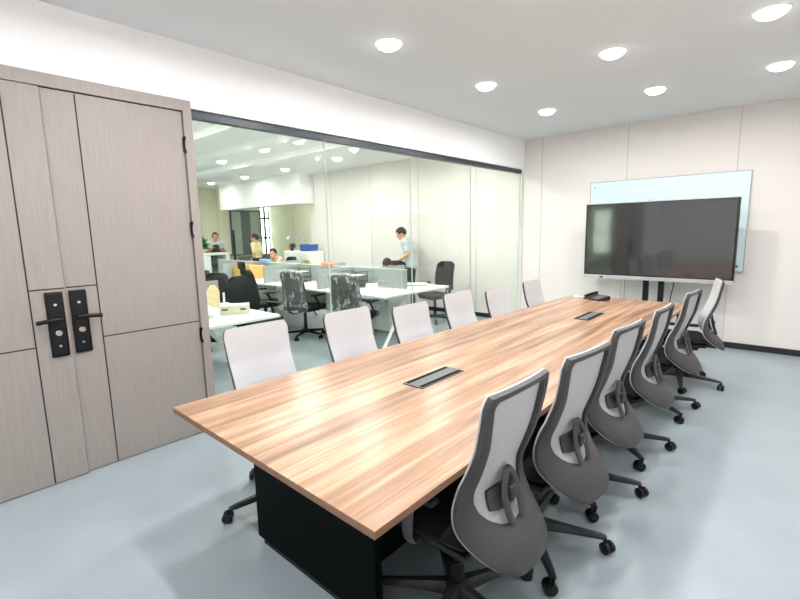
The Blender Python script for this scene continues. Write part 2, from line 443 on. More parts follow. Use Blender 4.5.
for x, y, l in [(-5.98, 2.6, 'office downlight seen at the top of the glass beside the door jamb'), (-5.94, 4.4, 'office downlight between the ceiling beams, closest to the glass'),
             (-6.9, 4.4, 'office downlight between the ceiling beams, middle of three'), (-8.53, 4.5, 'office downlight between the ceiling beams, deepest of three'),
             (-6.84, 5.95, 'office downlight beyond the last ceiling beam, near the bright glass joint'), (-8.7, 6.05, 'office downlight above the dropped white duct box, near its end'),
             (-10.5, 6.1, 'office downlight above the middle of the white duct box'), (-12.24, 6.1, 'office downlight above the far end of the duct box')]:
    downlight(x, y, l, 'office downlights beyond the glass', OFF_W*(.4 if y > 6 else 1), (1, .98, .93))
for x, y in ((-5, .8), (-8, .8), (-11, 2.6), (-6, -2), (-10, -1.5), (-11, 8.1), (-4.5, 5.95), (-4.6, 4.4)):  # unseen fill lamps, added to brighten the office, its recess and the cream wall
    downlight(x, y, 'fill downlight added out of sight above the glass or deep in the office', 'office downlights beyond the glass', OFF_W, (1, .98, .93))

# ------------------------------------------------------------------ conference table
TBL = thing('conference_table', 'long pale walnut conference table with black pedestal base', 'table', (-1.5, 3.2, 0))
def T(x, y, z): return (x+1.5, y-3.2, z)
TC = [(-2.242, .832), (-.833, .806), (-.872, 5.56), (-2.105, 5.56)]
bm = nb(); prism(bm, [T(x, y, 0)[:2] for x, y in TC], 2, .722, .75)
for f in bm.faces: f.material_index = 0 if abs(f.normal.z) > .5 or f.calc_center_median().z > .7499 else 1
bmesh.ops.recalc_face_normals(bm, faces=bm.faces[:])
for f in bm.faces: f.material_index = 0 if f.normal.z > .5 else 1
bmesh.ops.bevel(bm, geom=bm.edges[:], offset=.0015, segments=1, affect='EDGES')
obj('tabletop', bm, [M['table'], M['tableedge']], TBL)
def tb(name, x0, x1, y0, y1, z0, z1, m, r=0, par=TBL):
    bm = nb(); a = T(x0, y0, z0); b = T(x1, y1, z1); box(bm, a[0], b[0], a[1], b[1], z0, z1, r, 1); return obj(name, bm, m, par)
for y, xe in ((1.10, -1.14), (5.18, -1.30)):
    p = tb('pedestal_panel', -2.0, xe, y, y+.04, .03, .722, M['ped'], .002)
    tb('plinth', -1.96, xe-.04, y+.008, y+.032, 0, .03, M['black'], 0, p)
tb('pedestal_body', -1.70, -1.275, 1.14, 5.18, .14, .70, M['ped'], .004)  # body widened in black to stand in for the shade under the table
tb('pedestal_spine', -1.56, -1.46, 1.14, 5.18, 0, .14, M['ped'])
def cablebox(x0, x1, y0, y1):
    b = tb('cable_box', x0, x1, y0, y1, .748, .7535, M['ped'], .001)
    xm = (x0+x1)/2; w = (x1-x0)
    tb('lid_flap', x0+w*.24, x1-w*.24, y0+.012, y1-.012, .7535, .7555, M['grey'], 0, b)
    bm = nb()
    for xa, xb in ((x0, x0+.005), (x1-.005, x1)):
        a = T(xa, y0, 0); c = T(xb, y1, 0); box(bm, a[0], c[0], a[1], c[1], .7535, .755)
    a = T(x0, y0, 0); c = T(x1, y0+.012, 0); box(bm, a[0], c[0], a[1], c[1], .7535, .755)
    a = T(x0, y1-.012, 0); c = T(x1, y1, 0); box(bm, a[0], c[0], a[1], c[1], .7535, .755)
    obj('box_rim', bm, M['grey'], b)
cablebox(-1.585, -1.45, 1.785, 2.18); cablebox(-1.53, -1.39, 4.09, 4.51)

# desk phone and white adapter on the far end of the table
t = thing('conference_phone', 'black desk phone lying at the screen end of the table', 'phone', (-1.75, 5.36, .7502), R(-30))
bm = nb(); prism(bm, [(-.09, 0), (.09, 0), (.09, .046), (-.09, .012)], 0, -.12, .12); bmesh.ops.bevel(bm, geom=bm.edges[:], offset=.004, segments=1, affect='EDGES')
obj('phone_body', bm, M['black'], t)
bm = nb(); box(bm, -.02, .10, -.07, .07, .0, .003, .001, 1, mx=Matrix.Translation((0, 0, .0305)) @ Matrix.Rotation(R(10.7), 4, 'X')); obj('keypad', bm, M['grey'], t)
bm = nb(); tube(bm, catmull([(-.085, -.09, .030), (-.082, -.05, .046), (-.082, .05, .063), (-.085, .09, .062)], 4), .015, 10); obj('handset', bm, M['blackgloss'], t, True)
bm = nb(); tube(bm, catmull([(.12, -.04, .01), (.17, -.06, .006), (.20, -.02, .006), (.25, -.05, .006)], 5), .004, 8); obj('phone_cord', bm, M['black'], t, True)
t = thing('cable_adapter', 'small white adapter with a cord beside the desk phone', 'adapter', (-2.0, 5.40, .7502))
bm = nb(); box(bm, -.03, .03, -.02, .02, 0, .022, .005, 2); obj('adapter_body', bm, M['whiteplastic'], t, True)
bm = nb(); tube(bm, catmull([(.03, 0, .01), (.07, .02, .006), (.10, -.01, .006), (.13, .02, .006)], 5), .004, 8); obj('cord', bm, M['whiteplastic'], t, True)

# ------------------------------------------------------------------ conference chair
ZT_ = np.array([.385, .397, .425, .468, .52, .565, .62, .685, .75, .85, .95, 1.015, 1.05])
VT = (ZT_-.385)/.665
YT_ = np.array([-.336, -.337, -.328, -.300, -.260, -.233, -.211, -.205, -.222, -.25, -.266, -.275, -.281])
WT_ = np.array([.075, .118, .168, .203, .225, .228, .220, .208, .204, .205, .209, .210, .194])
KT_ = np.array([1.0, 1.1, 1.4, 1.6, 1.6, 1.5, 1.3, 1.0, .75, .5, .35, .3, .3])
def smooth_interp(v, X, Y):
    v = max(0, min(1, v)); i = int(np.searchsorted(X, v)-1); i = max(0, min(len(X)-2, i))
    def sl(k):
        if k == 0: return (Y[1]-Y[0])/(X[1]-X[0])
        if k == len(X)-1: return (Y[-1]-Y[-2])/(X[-1]-X[-2])
        return (Y[k+1]-Y[k-1])/(X[k+1]-X[k-1])
    h = X[i+1]-X[i]; t = (v-X[i])/h
    return (2*t**3-3*t*t+1)*Y[i]+(t**3-2*t*t+t)*h*sl(i)+(-2*t**3+3*t*t)*Y[i+1]+(t**3-t*t)*h*sl(i+1)
def S(s, v, off=0):
    """point of the backrest shell: s sideways, v up, off metres towards the rear"""
    y = smooth_interp(v, VT, YT_); z = smooth_interp(v, VT, ZT_)
    e = .01; dy = smooth_interp(v+e, VT, YT_)-smooth_interp(v-e, VT, YT_); dz = smooth_interp(v+e, VT, ZT_)-smooth_interp(v-e, VT, ZT_)
    k = float(np.interp(v, VT, KT_))
    n = Vector((2*k*s, -1, dy/dz if dz else 0)).normalized()
    return Vector((s, y+k*s*s, z))+n*off
def outline(kind, N):
    if kind == 'outer':
        pts = [(smooth_interp(v, VT, WT_), v) for v in np.linspace(0, 1, 60)]+[(smooth_interp(1, VT, WT_)*k, 1+.004*(1-k)) for k in np.linspace(.9, 0, 8)]
        pts = [(0, 0)]+pts
    else:
        VI = [.205, .22, .25, .30, .365, .42, .50, .60, .72, .85, .935, .96]
        WI = [.04, .078, .112, .141, .153, .151, .143, .146, .152, .163, .167, .15]
        pts = [(0, .202)]+[(float(np.interp(v, VI, WI)), v) for v in np.linspace(.205, .96, 60)]+[(.15*k, .96+.004*(1-k)) for k in np.linspace(.9, 0, 8)]
    P = [np.array((a, b*.70)) for a, b in pts]
    d = [0]
    for i in range(1, len(P)): d.append(d[-1]+np.linalg.norm(P[i]-P[i-1]))
    tt = np.linspace(0, d[-1], N)
    a = np.interp(tt, d, [p[0] for p in P]); b = np.interp(tt, d, [p[1]/.70 for p in P])
    half = list(zip(a, b))
    return half+[(-x, y) for x, y in half[-2:0:-1]]
def make_chair():
    t = thing('conference_chair', '', 'chair')
    # frame ring
    bm = nb(); O, I = outline('outer', 44), outline('inner', 44); n = len(O)
    prof = [(0, .002), (0, .014), (.08, .021), (.5, .024), (.92, .019), (1, .012), (1, .002)]
    rows_ = []
    for f, off in prof:
        rows_.append([bm.verts.new(S(O[k][0]*(1-f)+I[k][0]*f, O[k][1]*(1-f)+I[k][1]*f, off)) for k in range(n)])
    rows_.append(rows_[0])
    for i in range(len(rows_)-1):
        for k in range(n): bm.faces.new((rows_[i][k], rows_[i][(k+1) % n], rows_[i+1][(k+1) % n], rows_[i+1][k]))
    obj('backrest_frame', bm, M['chairframe'], t, True)
    # mesh panel on the sitter's side
    bm = nb(); nu, nv = 14, 40; grid = {}
    for side, off in ((0, .0005), (1, -.007)):
        for j in range(nv+1):
            v = j/nv
            for i in range(nu+1):
                u = -1+2*i/nu; w = smooth_interp(v, VT, WT_)+.0025
                grid[side, i, j] = bm.verts.new(S(u*w, v+(.006 if j == nv else 0), off))
        for j in range(nv):
            for i in range(nu): bm.faces.new([grid[side, i+a, j+b] for a, b in ((0, 0), (1, 0), (1, 1), (0, 1))])
    edge = [(i, 0) for i in range(nu)]+[(nu, j) for j in range(nv)]+[(i, nv) for i in range(nu, 0, -1)]+[(0, j) for j in range(nv, 0, -1)]
    for k in range(len(edge)):
        a, b = edge[k], edge[(k+1) % len(edge)]; bm.faces.new((grid[0, a[0], a[1]], grid[0, b[0], b[1]], grid[1, b[0], b[1]], grid[1, a[0], a[1]]))
    obj('backrest_mesh', bm, M['meshrear'], t, True)
    # lumbar support
    bm = nb(); g = {}
    for side, off in ((0, .004), (1, .016)):
        for i in range(9):
            for j in range(5):
                u, v = -1+i/4, -1+j/2; rr = 1-.18*abs(u)**4
                g[side, i, j] = bm.verts.new(S(.098*u, .345+.066*v*rr, off))
        for i in range(8):
            for j in range(4): bm.faces.new([g[side, i+a, j+b] for a, b in ((0, 0), (1, 0), (1, 1), (0, 1))])
    edge = [(i, 0) for i in range(8)]+[(8, j) for j in range(4)]+[(i, 4) for i in range(8, 0, -1)]+[(0, j) for j in range(4, 0, -1)]
    for k in range(len(edge)):
        a, b = edge[k], edge[(k+1) % len(edge)]; bm.faces.new((g[0, a[0], a[1]], g[0, b[0], b[1]], g[1, b[0], b[1]], g[1, a[0], a[1]]))
    obj('lumbar_pad', bm, M['chairframe'], t, True)
    bm = nb()
    loop = [(.034, .20, .022), (.040, .27, .034), (.040, .35, .040), (.030, .43, .036), (.012, .485, .026), (0, .495, .022)]
    for sg in (1, -1):
        tube(bm, catmull([tuple(S(a*sg, b, o)) for a, b, o in loop], 4), .01, 10, flat=(.017, .010), up=(1, 0, 0))
    br = obj('lumbar_bracket', bm, M['chairframe'], t, True)
    bm = nb(); c = S(0, .35, .042); box(bm, c.x-.026, c.x+.026, c.y-.012, c.y+.012, c.z-.026, c.z+.026, .008, 2); obj('lumbar_knob', bm, M['basegrey'], br, True)
    # seat
    bm = nb(); nx, ny = 16, 16; g = {}
    for side in (0, 1):
        for i in range(nx+1):
            for j in range(ny+1):
                u, v = -1+2*i/nx, -1+2*j/ny
                px = u*math.sqrt(1-.36*v*v/2); py = v*math.sqrt(1-.36*u*u/2)
                x = .235*px; y = .025+.235*py
                m_ = max(abs(u), abs(v)); edge_ = max(0, (m_-.72)/.28)
                drop = .03*max(0, v-.3)**2
                z = (.505-.036*edge_**2-drop+.006*abs(u)**2) if side == 0 else (.44+.028*edge_**2-drop)
                g[side, i, j] = bm.verts.new((x, y, z))
        for i in range(nx):
            for j in range(ny): bm.faces.new([g[side, i+a, j+b] for a, b in ((0, 0), (1, 0), (1, 1), (0, 1))])
    edge = [(i, 0) for i in range(nx)]+[(nx, j) for j in range(ny)]+[(i, ny) for i in range(nx, 0, -1)]+[(0, j) for j in range(ny, 0, -1)]
    for k in range(len(edge)):
        a, b = edge[k], edge[(k+1) % len(edge)]; bm.faces.new((g[0, a[0], a[1]], g[0, b[0], b[1]], g[1, b[0], b[1]], g[1, a[0], a[1]]))
    obj('seat', bm, M['seatcloth'], t, True)
    bm = nb(); box(bm, -.21, .21, -.19, .21, .415, .445, .012, 2); pan = obj('seat_pan', bm, M['black'], t, True)
    bm = nb(); box(bm, -.09, .09, -.14, .10, .36, .42, .014, 2); tube(bm, [(.08, .04, .40), (.21, .05, .405)], .006, 8); obj('tilt_mechanism', bm, M['black'], t, True)
    bm = nb(); tube(bm, catmull([(0, -.1, .395), (0, -.2, .40), (0, -.28, .398), (0, -.318, .41)], 4), .02, 12, flat=(.055, .014), up=(1, 0, 0)); obj('back_support', bm, M['chairframe'], t, True)
    for sg in (1, -1):
        bm = nb()
        path = catmull([(.15*sg, .03, .425), (.23*sg, .03, .425), (.258*sg, .03, .44), (.268*sg, .028, .49), (.268*sg, .02, .57), (.268*sg, .012, .632)], 5)
        tube(bm, path, .02, 12, flat=(.026, .010), up=(0, 1, 0))
        a = obj('armrest', bm, M['chairframe'], t, True)
        bm = nb(); box(bm, .268*sg-.024, .268*sg+.024, -.11, .135, .632, .657, .011, 3); obj('arm_pad', bm, M['black'], a, True)
    # pedestal
    bm = nb(); lathe(bm, [(.03, .105), (.03, .22), (.02, .222), (.02, .37)], 18); obj('gas_lift', bm, M['black'], t, True)
    bm = nb(); lathe(bm, [(.036, .07), (.05, .08), (.05, .12), (.036, .128)], 20); obj('base_hub', bm, M['basegrey'], t, True)
    for k in range(5):
        a = 2*math.pi*k/5+math.pi/10; d = Vector((math.cos(a), math.sin(a), 0)); p = Vector((-d.y, d.x, 0))
        bm = nb(); rings = []
        for rr, w, z0, z1 in ((.03, .03, .072, .125), (.12, .025, .074, .115), (.22, .021, .073, .102), (.32, .018, .07, .092), (.362, .014, .068, .084)):
            rings.append([bm.verts.new(d*rr+p*(w*c_)+Vector((0, 0, zz))) for c_, zz in ((-1, z0), (1, z0), (1, z0+(z1-z0)*.6), (.55, z1), (-.55, z1), (-1, z0+(z1-z0)*.6))])
        for i in range(len(rings)-1):
            for q in range(6): bm.faces.new((rings[i][q], rings[i][(q+1) % 6], rings[i+1][(q+1) % 6], rings[i+1][q]))
        bm.faces.new(rings[0][::-1]); bm.faces.new(rings[-1])
        lg = obj('base_leg', bm, M['basegrey'], t, True)
        bm = nb(); c = d*.358; ang = a+1.1+k*.7; ax = Vector((math.cos(ang), math.sin(ang), 0)); fw = Vector((-ax.y, ax.x, 0)); fw = (fw if fw.dot(d) > 0 else -fw)*.014
        for sg in (1, -1):
            q = c+fw+ax*(.016*sg)+Vector((0, 0, .029))
            tube(bm, [q-ax*.0125, q-ax*.009, q+ax*.009, q+ax*.0125], [.023, .029, .029, .023], 18)
        tube(bm, [c+Vector((0, 0, .045)), c+Vector((0, 0, .075))], .009, 10)
        tube(bm, [c+fw+Vector((0, 0, .052))-ax*.012, c+fw+Vector((0, 0, .052))+ax*.012], .012, 10)
        obj('caster', bm, M['caster'], lg, True)
    return t
CH = make_chair()
near_row = [(-.98, 1.42, 88), (-.94, 2.015, 84), (-.95, 2.66, 85), (-.93, 3.36, 89), (-.91, 4.30, 86), (-.85, 5.18, 103)]
lab_r = ['swivel chair with dark frame seen from behind, largest, at the table corner by the camera',
         'dark-framed mesh chair seen from behind, second from the table corner by the camera',
         'dark-framed mesh chair seen from behind, third from the table corner by the camera',
         'dark-framed mesh chair seen from behind, third from the screen wall',
         'dark-framed mesh chair seen from behind, second from the screen wall',
         'mesh chair turned side-on at the far table corner, below the screen edge']
lab_l = ['pale mesh chair facing the camera beside the double door',
         'pale mesh chair by the glass wall, second from the double door',
         'pale mesh chair by the glass wall, third from the double door',
         'pale mesh chair by the glass wall, third from the screen wall',
         'pale mesh chair by the glass wall, second from the screen wall',
         'pale mesh chair by the glass wall, at the corner of the screen wall']
left_row = [(-2.19, 1.435, -90, .985), (-2.13, 2.12, -90, .98), (-2.05, 2.72, -90, .95), (-2.07, 3.41, -90, .965), (-2.0, 4.0, -88, .935), (-1.98, 4.74, -88, .95)]
base_turn = [33, -6, -12, -9, 0, 18, -30, 0, 15, 12, 0, 27]
first = True
def turn(o):
    a = R(base_turn.pop(0))
    for c in o.children:
        if c.name.startswith('base_leg'): c.rotation_euler = (0, 0, a)
for (x, y, a, *_), l in zip(near_row, lab_r):
    if first: CH.location = (x, y, 0); CH.rotation_euler = (0, 0, R(a)); CH['label'] = l; CH['group'] = 'chairs seen from behind along the table'; first = False; cur = CH
    else: cur = dup(CH, (x, y, 0), R(a), l, 'chairs seen from behind along the table')
    turn(cur)
for (x, y, a, hz), l in zip(left_row, lab_l):
    o = dup(CH, (x, y, 0), R(a), l, 'chairs between the table and the glass wall'); o.scale = (1, 1, hz); turn(o)

# ------------------------------------------------------------------ screen, stand, glass board
t = thing('display_screen', 'large black flat screen on a stand in front of the glass board', 'screen', (-1.465, 6.58, 0), R(-1))
x0, x1, z0, z1 = -.868, .868, .885, 1.885
bm = nb(); box(bm, x0, x1, -.03, .05, z0, z1, .006, 2); obj('screen_housing', bm, M['black'], t, True)
bm = nb(); box(bm, x0+.02, x1-.02, -.0335, -.03, z0+.045, z1-.02); obj('screen_panel', bm, M['screen'], t)
bm = nb(); box(bm, x0-.002, x1+.002, -.034, .052, z0-.018, z0+.030, .002, 1); obj('silver_edge', bm, M['silver'], t)
bm = nb(); box(bm, x0-.004, x1+.004, -.034, .052, z1-.006, z1+.004); obj('silver_edge', bm, M['silver'], t)
bm = nb(); box(bm, -.10, -.04, -.03, .02, z1+.004, z1+.02, .004, 1); obj('sensor_bar', bm, M['silver'], t)
bm = nb(); box(bm, x0+.22, x0+.27, -.037, -.034, z0-.008, z0+.012); obj('port_cover', bm, M['black'], t)
bm = nb(); tube(bm, catmull([(.25, .03, z0), (.245, .03, .80), (.22, .05, .66), (.20, .06, .40), (.22, .05, .14)], 5), .006, 8); obj('power_cable', bm, M['black'], t, True)
bm = nb(); tube(bm, catmull([(-.34, .04, z0), (-.34, .05, .7), (-.33, .05, .3), (-.35, .05, .14)], 5), .003, 6); obj('signal_cable', bm, M['black'], t, True)
t = thing('screen_stand', 'black two-post floor stand carrying the large screen', 'stand', (-1.465, 6.66, 0))
for x in (-.085, .095):
    bm = nb(); box(bm, x-.033, x+.033, -.008, .04, .06, 1.5, .003, 1); obj('post', bm, M['black'], t)
for x in (-.45, .45):
    bm = nb(); box(bm, x-.035, x+.035, -.33, .33, .05, .09, .008, 2); f = obj('foot', bm, M['black'], t, True)
    for y in (-.29, .29):
        bm = nb(); tube(bm, [(x-.02, y, .026), (x+.02, y, .026)], .026, 16); obj('caster', bm, M['caster'], f, True)
bm = nb(); box(bm, -.48, .48, -.03, .03, .06, .10, .006, 1); obj('cross_bar', bm, M['black'], t)
t = thing('glass_whiteboard', 'pale frosted glass writing board on the wall behind the screen', 'whiteboard', (-1.498, YW-.03, 0))
bm = nb(); box(bm, -.942, .942, 0, .012, .985, 2.21, .001, 1); obj('board_glass', bm, M['board'], t)
bm = nb()
for a in ((-.946, -.941, .982, 2.213), (.941, .946, .982, 2.213), (-.946, .946, .981, .986), (-.946, .946, 2.209, 2.214)): box(bm, a[0], a[1], -.001, .014, a[2], a[3])
obj('edge_trim', bm, M['boardedge'], t)
for x in (-.88, .88):
    for z in (1.05, 2.14):
        bm = nb(); tube(bm, [(x, -.012, z), (x, .029, z)], .013, 14); obj('standoff', bm, M['chrome'], t, True)

# ------------------------------------------------------------------ open office: benches
def bench(name_label, x0, x1, y0, y1, cross, legs, far=0):
    t = thing('bench_desk', name_label, 'desk', ((x0+x1)/2, (y0+y1)/2, 0)); cx, cy = (x0+x1)/2, (y0+y1)/2
    def B(nm, a0, a1, b0, b1, c0, c1, m, r=0, par=t):
        bm = nb(); box(bm, a0-cx, a1-cx, b0-cy, b1-cy, c0, c1, r, 1); return obj(nm, bm, m, par)
    B('desktop', x0, x1, y0, y1, .722, .75, M['desk'], .003)
    ym = (y0+y1)/2
    c = B('centre_divider', x0, x1-.22, ym-.013, ym+.013, .765, 1.03, M['divider'])
    B('divider_trim', x0, x1-.22, ym-.016, ym+.016, 1.03, 1.04, M['dividertrim'], 0, c)
    for x in cross:
        p = B('side_divider', x-.013, x+.013, y0+.02, ym-.02, .755, 1.035, M['divider'], .004)
        p = B('side_divider', x-.013+far, x+.013+far, ym+.02, y1-.02, .755, 1.035, M['divider'], .004)
    B('modesty_panel', x0+.3, x1-1.35, ym-.012, ym+.012, .28, .70, M['modesty'])
    for x in legs:
        for sg in (-1, 1):
            bm = nb(); tube(bm, [(x-cx, sg*.07, .72), (x-cx, sg*(y1-y0)*.43, 0)], .026, 4, flat=(.032, .026), up=(1, 0, 0)); obj('leg', bm, M['desk'], t)
    return t
bench('long white bench desk with grey dividers under the standing man', -9.6, -3.94, 4.11, 5.52, [-5.3, -6.72, -8.12], [-4.08, -7.02, -9.3], .5)
bench('white bench desk close to the glass beside the door, with a cream box on it', -8.0, -4.0, 1.18, 2.62, [-5.25, -7.0], [-4.35, -7.6])
# the small grey screen of the near bench is its side divider

# office chairs
def make_office_chair(headrest=False):
    t = thing('office_chair', '', 'office chair')
    bm = nb(); box(bm, -.25, .25, -.22, .26, .42, .50, .035, 3); obj('seat', bm, M['officeblack'], t, True)
    # curved padded backrest
    bm = nb(); nu, nv = 10, 14; g = {}
    for side in (0, 1):
        for j in range(nv+1):
            v = j/nv; z = .56+.47*v
            w = .225*(1-.10*abs(v-.4))*(1 if v < .85 else math.sqrt(max(.02, 1-((v-.85)/.155)**2))*.55+.45)
            y = -.27-.03*math.sin(v*3.1)*-1-.06*v
            for i in range(nu+1):
                u = -1+2*i/nu; b = .02+.018*(1-u**4)*(1-(2*v-1)**6)
                g[side, i, j] = bm.verts.new((u*w, y+.06*u*u+(b if side else -b), z))
        for j in range(nv):
            for i in range(nu): bm.faces.new([g[side, i+a, j+c] for a, c in ((0, 0), (1, 0), (1, 1), (0, 1))])
    edge = [(i, 0) for i in range(nu)]+[(nu, j) for j in range(nv)]+[(i, nv) for i in range(nu, 0, -1)]+[(0, j) for j in range(nv, 0, -1)]
    for k in range(len(edge)):
        a, b = edge[k], edge[(k+1) % len(edge)]; bm.faces.new((g[0, a[0], a[1]], g[0, b[0], b[1]], g[1, b[0], b[1]], g[1, a[0], a[1]]))
    obj('backrest', bm, M['officeblack'], t, True)
    bm = nb(); tube(bm, catmull([(0, -.05, .40), (0, -.24, .40), (0, -.33, .48), (0, -.335, .72)], 5), .02, 10, flat=(.04, .014), up=(1, 0, 0)); obj('back_support', bm, M['black'], t, True)
    if headrest:
        bm = nb(); box(bm, -.14, .14, -.36, -.31, 1.03, 1.15, .022, 3); h = obj('headrest', bm, M['officeblack'], t, True)
        bm = nb(); tube(bm, [(0, -.345, .98), (0, -.35, 1.1)], .014, 8); obj('headrest_post', bm, M['black'], h)
    for sg in (1, -1):
        bm = nb(); tube(bm, catmull([(.2*sg, .02, .43), (.275*sg, .02, .44), (.29*sg, .0, .54), (.285*sg, -.06, .65)], 5), .014, 8, flat=(.022, .010), up=(0, 1, 0)); a = obj('armrest', bm, M['black'], t, True)
        bm = nb(); box(bm, .285*sg-.03, .285*sg+.03, -.12, .14, .65, .675, .01, 2); obj('arm_pad', bm, M['black'], a, True)
    bm = nb(); lathe(bm, [(.04, .07), (.045, .12), (.028, .13), (.024, .42)], 16); obj('gas_lift', bm, M['black'], t, True)
    for k in range(5):
        a = 2*math.pi*k/5; d = Vector((math.cos(a), math.sin(a), 0)); p = Vector((-d.y, d.x, 0))
        bm = nb(); tube(bm, [d*.03+Vector((0, 0, .095)), d*.30+Vector((0, 0, .072))], [.024, .016], 8); lg = obj('base_leg', bm, M['black'], t, True)
        bm = nb()
        for sg in (1, -1): tube(bm, [d*.30+p*(.016*sg-.009)+Vector((0, 0, .028)), d*.30+p*(.016*sg+.009)+Vector((0, 0, .028))], .028, 14)
        obj('caster', bm, M['caster'], lg, True)
    return t
def wrap_film(t, full):
    rnd = random.Random(3+full)
    bm = nb(); n, m = 26, 16; rings = []
    for j in range(m+1):
        v = j/m; z = .50+.56*v if not full else .44+.62*v
        top = 1 if v < .88 else math.sqrt(max(.05, 1-((v-.88)/.123)**2))
        ring = []
        for k in range(n):
            a = 2*math.pi*k/n; e = rnd.uniform(-.012, .012)
            x = (.262+e)*math.copysign(abs(math.cos(a))**.6, math.cos(a))*top*(1+.06*math.sin(5*v+k))
            y = -.29-.055*v+(.085+e)*math.copysign(abs(math.sin(a))**.7, math.sin(a))*top+.045*(x/.26)**2
            ring.append(bm.verts.new((x, y, z+.01*math.sin(k*1.7))))
        rings.append(ring)
    for j in range(m):
        for k in range(n): bm.faces.new((rings[j][k], rings[j][(k+1) % n], rings[j+1][(k+1) % n], rings[j+1][k]))
    bm.faces.new(rings[-1])
    o = obj('plastic_wrap', bm, M['film'], t, True); o['label'] = 'crinkled clear plastic wrap'
OC = make_office_chair(); OCH = make_office_chair(True)
def place(src, x, y, face, label, moved=set()):
    """face = direction the sitter faces, degrees from +x"""
    rz = R(face-90)
    if src.name in moved: return dup(src, (x, y, 0), rz, label, 'office chairs beyond the glass')
    moved.add(src.name); src.location = (x, y, 0); src.rotation_euler = (0, 0, rz); src['label'] = label; src['group'] = 'office chairs beyond the glass'; return src
b1 = place(OC, -4.72, 6.20, 256, 'black office chair at the corner of the bench, by the standing man')
b2 = place(OC, -5.24, 3.06, 6, 'black office chair at the bench with the cream box, turned towards the glass')
b3 = place(OC, -6.22, 2.86, 285, 'black office chair beside the grey divider, behind the paper bag')
b4 = place(OC, -6.95, 2.95, 268, 'black office chair mostly hidden by the door jamb')
b5 = place(OCH, -6.49, 3.98, 78, 'black office chair with a headrest in front of the cardboard box')
b6 = place(OC, -5.54, 6.0, 300, 'black office chair of the seated man behind the divider')
b7 = place(OC, -8.95, 5.98, 262, 'black office chair of the seated woman behind the divider')
w1 = place(OC, -4.50, 4.12, 104, 'plastic-wrapped office chair closer to the glass, in front of the paper trays')
wrap_film(w1, 0)
w2 = place(OC, -5.62, 4.12, 98, 'plastic-wrapped office chair turned sideways, in front of a grey divider')
wrap_film(w2, 1)

# paper trays, sign, papers, drawer units
def tray(label, x, y, rz):
    t = thing('paper_tray', label, 'letter tray', (x, y, .7502), rz, 'wire letter trays')
    bm = nb()
    for sx in (-.15, .15):
        for sy in (-.12, .12): tube(bm, [(sx, sy, 0), (sx, sy, .24)], .006, 6)
    for sx in (-.15, .15):
        for z in (.03, .1, .17, .235): tube(bm, [(sx, -.12, z), (sx, .12, z)], .004, 6)
    obj('rack_frame', bm, M['meshwire'], t)
    for z in (.02, .09, .16):
        bm = nb(); box(bm, -.145, .145, -.115, .115, z, z+.006); box(bm, -.145, .145, -.118, -.112, z, z+.025); obj('tray_shelf', bm, M['meshwire'], t)
    bm = nb(); box(bm, -.11, .11, -.10, .10, .168, .18); obj('paper', bm, M['whiteplastic'], t)
tray('dark wire letter tray behind the plastic-wrapped chair closer to the glass', -5.06, 4.66, 0)
tray('dark wire letter tray between two grey dividers, by the chair turned sideways', -6.40, 4.62, 0)
t = thing('table_sign', 'small blank white standing card on the bench desk', 'sign', (-4.70, 4.66, .7502), R(35))
bm = nb(); prism(bm, [(-.03, 0), (.03, 0), (.002, .075), (-.002, .075)], 0, -.085, .085); obj('card', bm, M['whiteplastic'], t)
t = thing('paper_stack', 'low stack of loose papers at the desk end', 'papers', (-4.35, 5.28, .7502), R(20))
for k in range(3):
    bm = nb(); box(bm, -.15, .15, -.105, .105, .012*k, .012*k+.011, mx=Matrix.Rotation(R(9*k), 4, 'Z')); obj('sheet_bundle', bm, M['whiteplastic'] if k != 1 else M['divider'], t)
def drawer_unit(label, x, y, rz):
    t = thing('drawer_unit', label, 'drawer unit', (x, y, 0), rz, 'white drawer units under the bench')
    bm = nb(); box(bm, -.2, .2, -.25, .25, .05, .58, .004, 1); obj('carcass', bm, M['desk'], t)
    for z0, z1 in ((.07, .30), (.31, .43), (.44, .57)):
        bm = nb(); box(bm, -.19, .19, -.266, -.25, z0, z1, .003, 1); d = obj('drawer', bm, M['whiteplastic'], t)
        if z1 > .5:
            bm = nb(); tube(bm, [(.15, -.272, z1-.05), (.15, -.266, z1-.05)], .012, 12); obj('lock', bm, M['meshwire'], d)
    for sx in (-.15, .15):
        for sy in (-.2, .2):
            bm = nb(); tube(bm, [(sx-.01, sy, .025), (sx+.01, sy, .025)], .025, 10); obj('caster', bm, M['caster'], t)
drawer_unit('white drawer unit under the desk beside the trestle leg', -4.85, 5.22, 0)
drawer_unit('white drawer unit with a lock under the desk by the headrest chair', -7.35, 4.55, 0)
# things on the near bench
t = thing('storage_box', 'cream plastic box with dark grip slots on the near bench', 'box', (-4.45, 2.37, .7502), R(55))
bm = nb(); box(bm, -.14, .14, -.09, .09, 0, .085, .008, 2); obj('box_body', bm, M['cream'], t, True)
bm = nb(); box(bm, -.142, .142, -.092, .092, .085, .096, .004, 1); obj('box_lid', bm, M['cream'], t, True)
for x in (-.09, .09):
    bm = nb(); box(bm, x-.03, x+.03, -.093, -.09, .05, .064); obj('grip_slot', bm, M['black'], t)
t = thing('white_pouch', 'white rounded pouch on the bench beside the cream box', 'pouch', (-4.47, 2.08, .7502), R(50))
bm = nb(); ell(bm, (0, 0, .055), .10, .075, .055); ell(bm, (0, 0, .105), .035, .03, .02)
obj('pouch_body', bm, M['whiteplastic'], t, True)
t = thing('charging_stand', 'small white upright charger on a base behind the cream box', 'charger', (-4.93, 2.50, .7502))
bm = nb(); box(bm, -.06, .06, -.05, .05, 0, .05, .01, 2); obj('charger_base', bm, M['whiteplastic'], t, True)
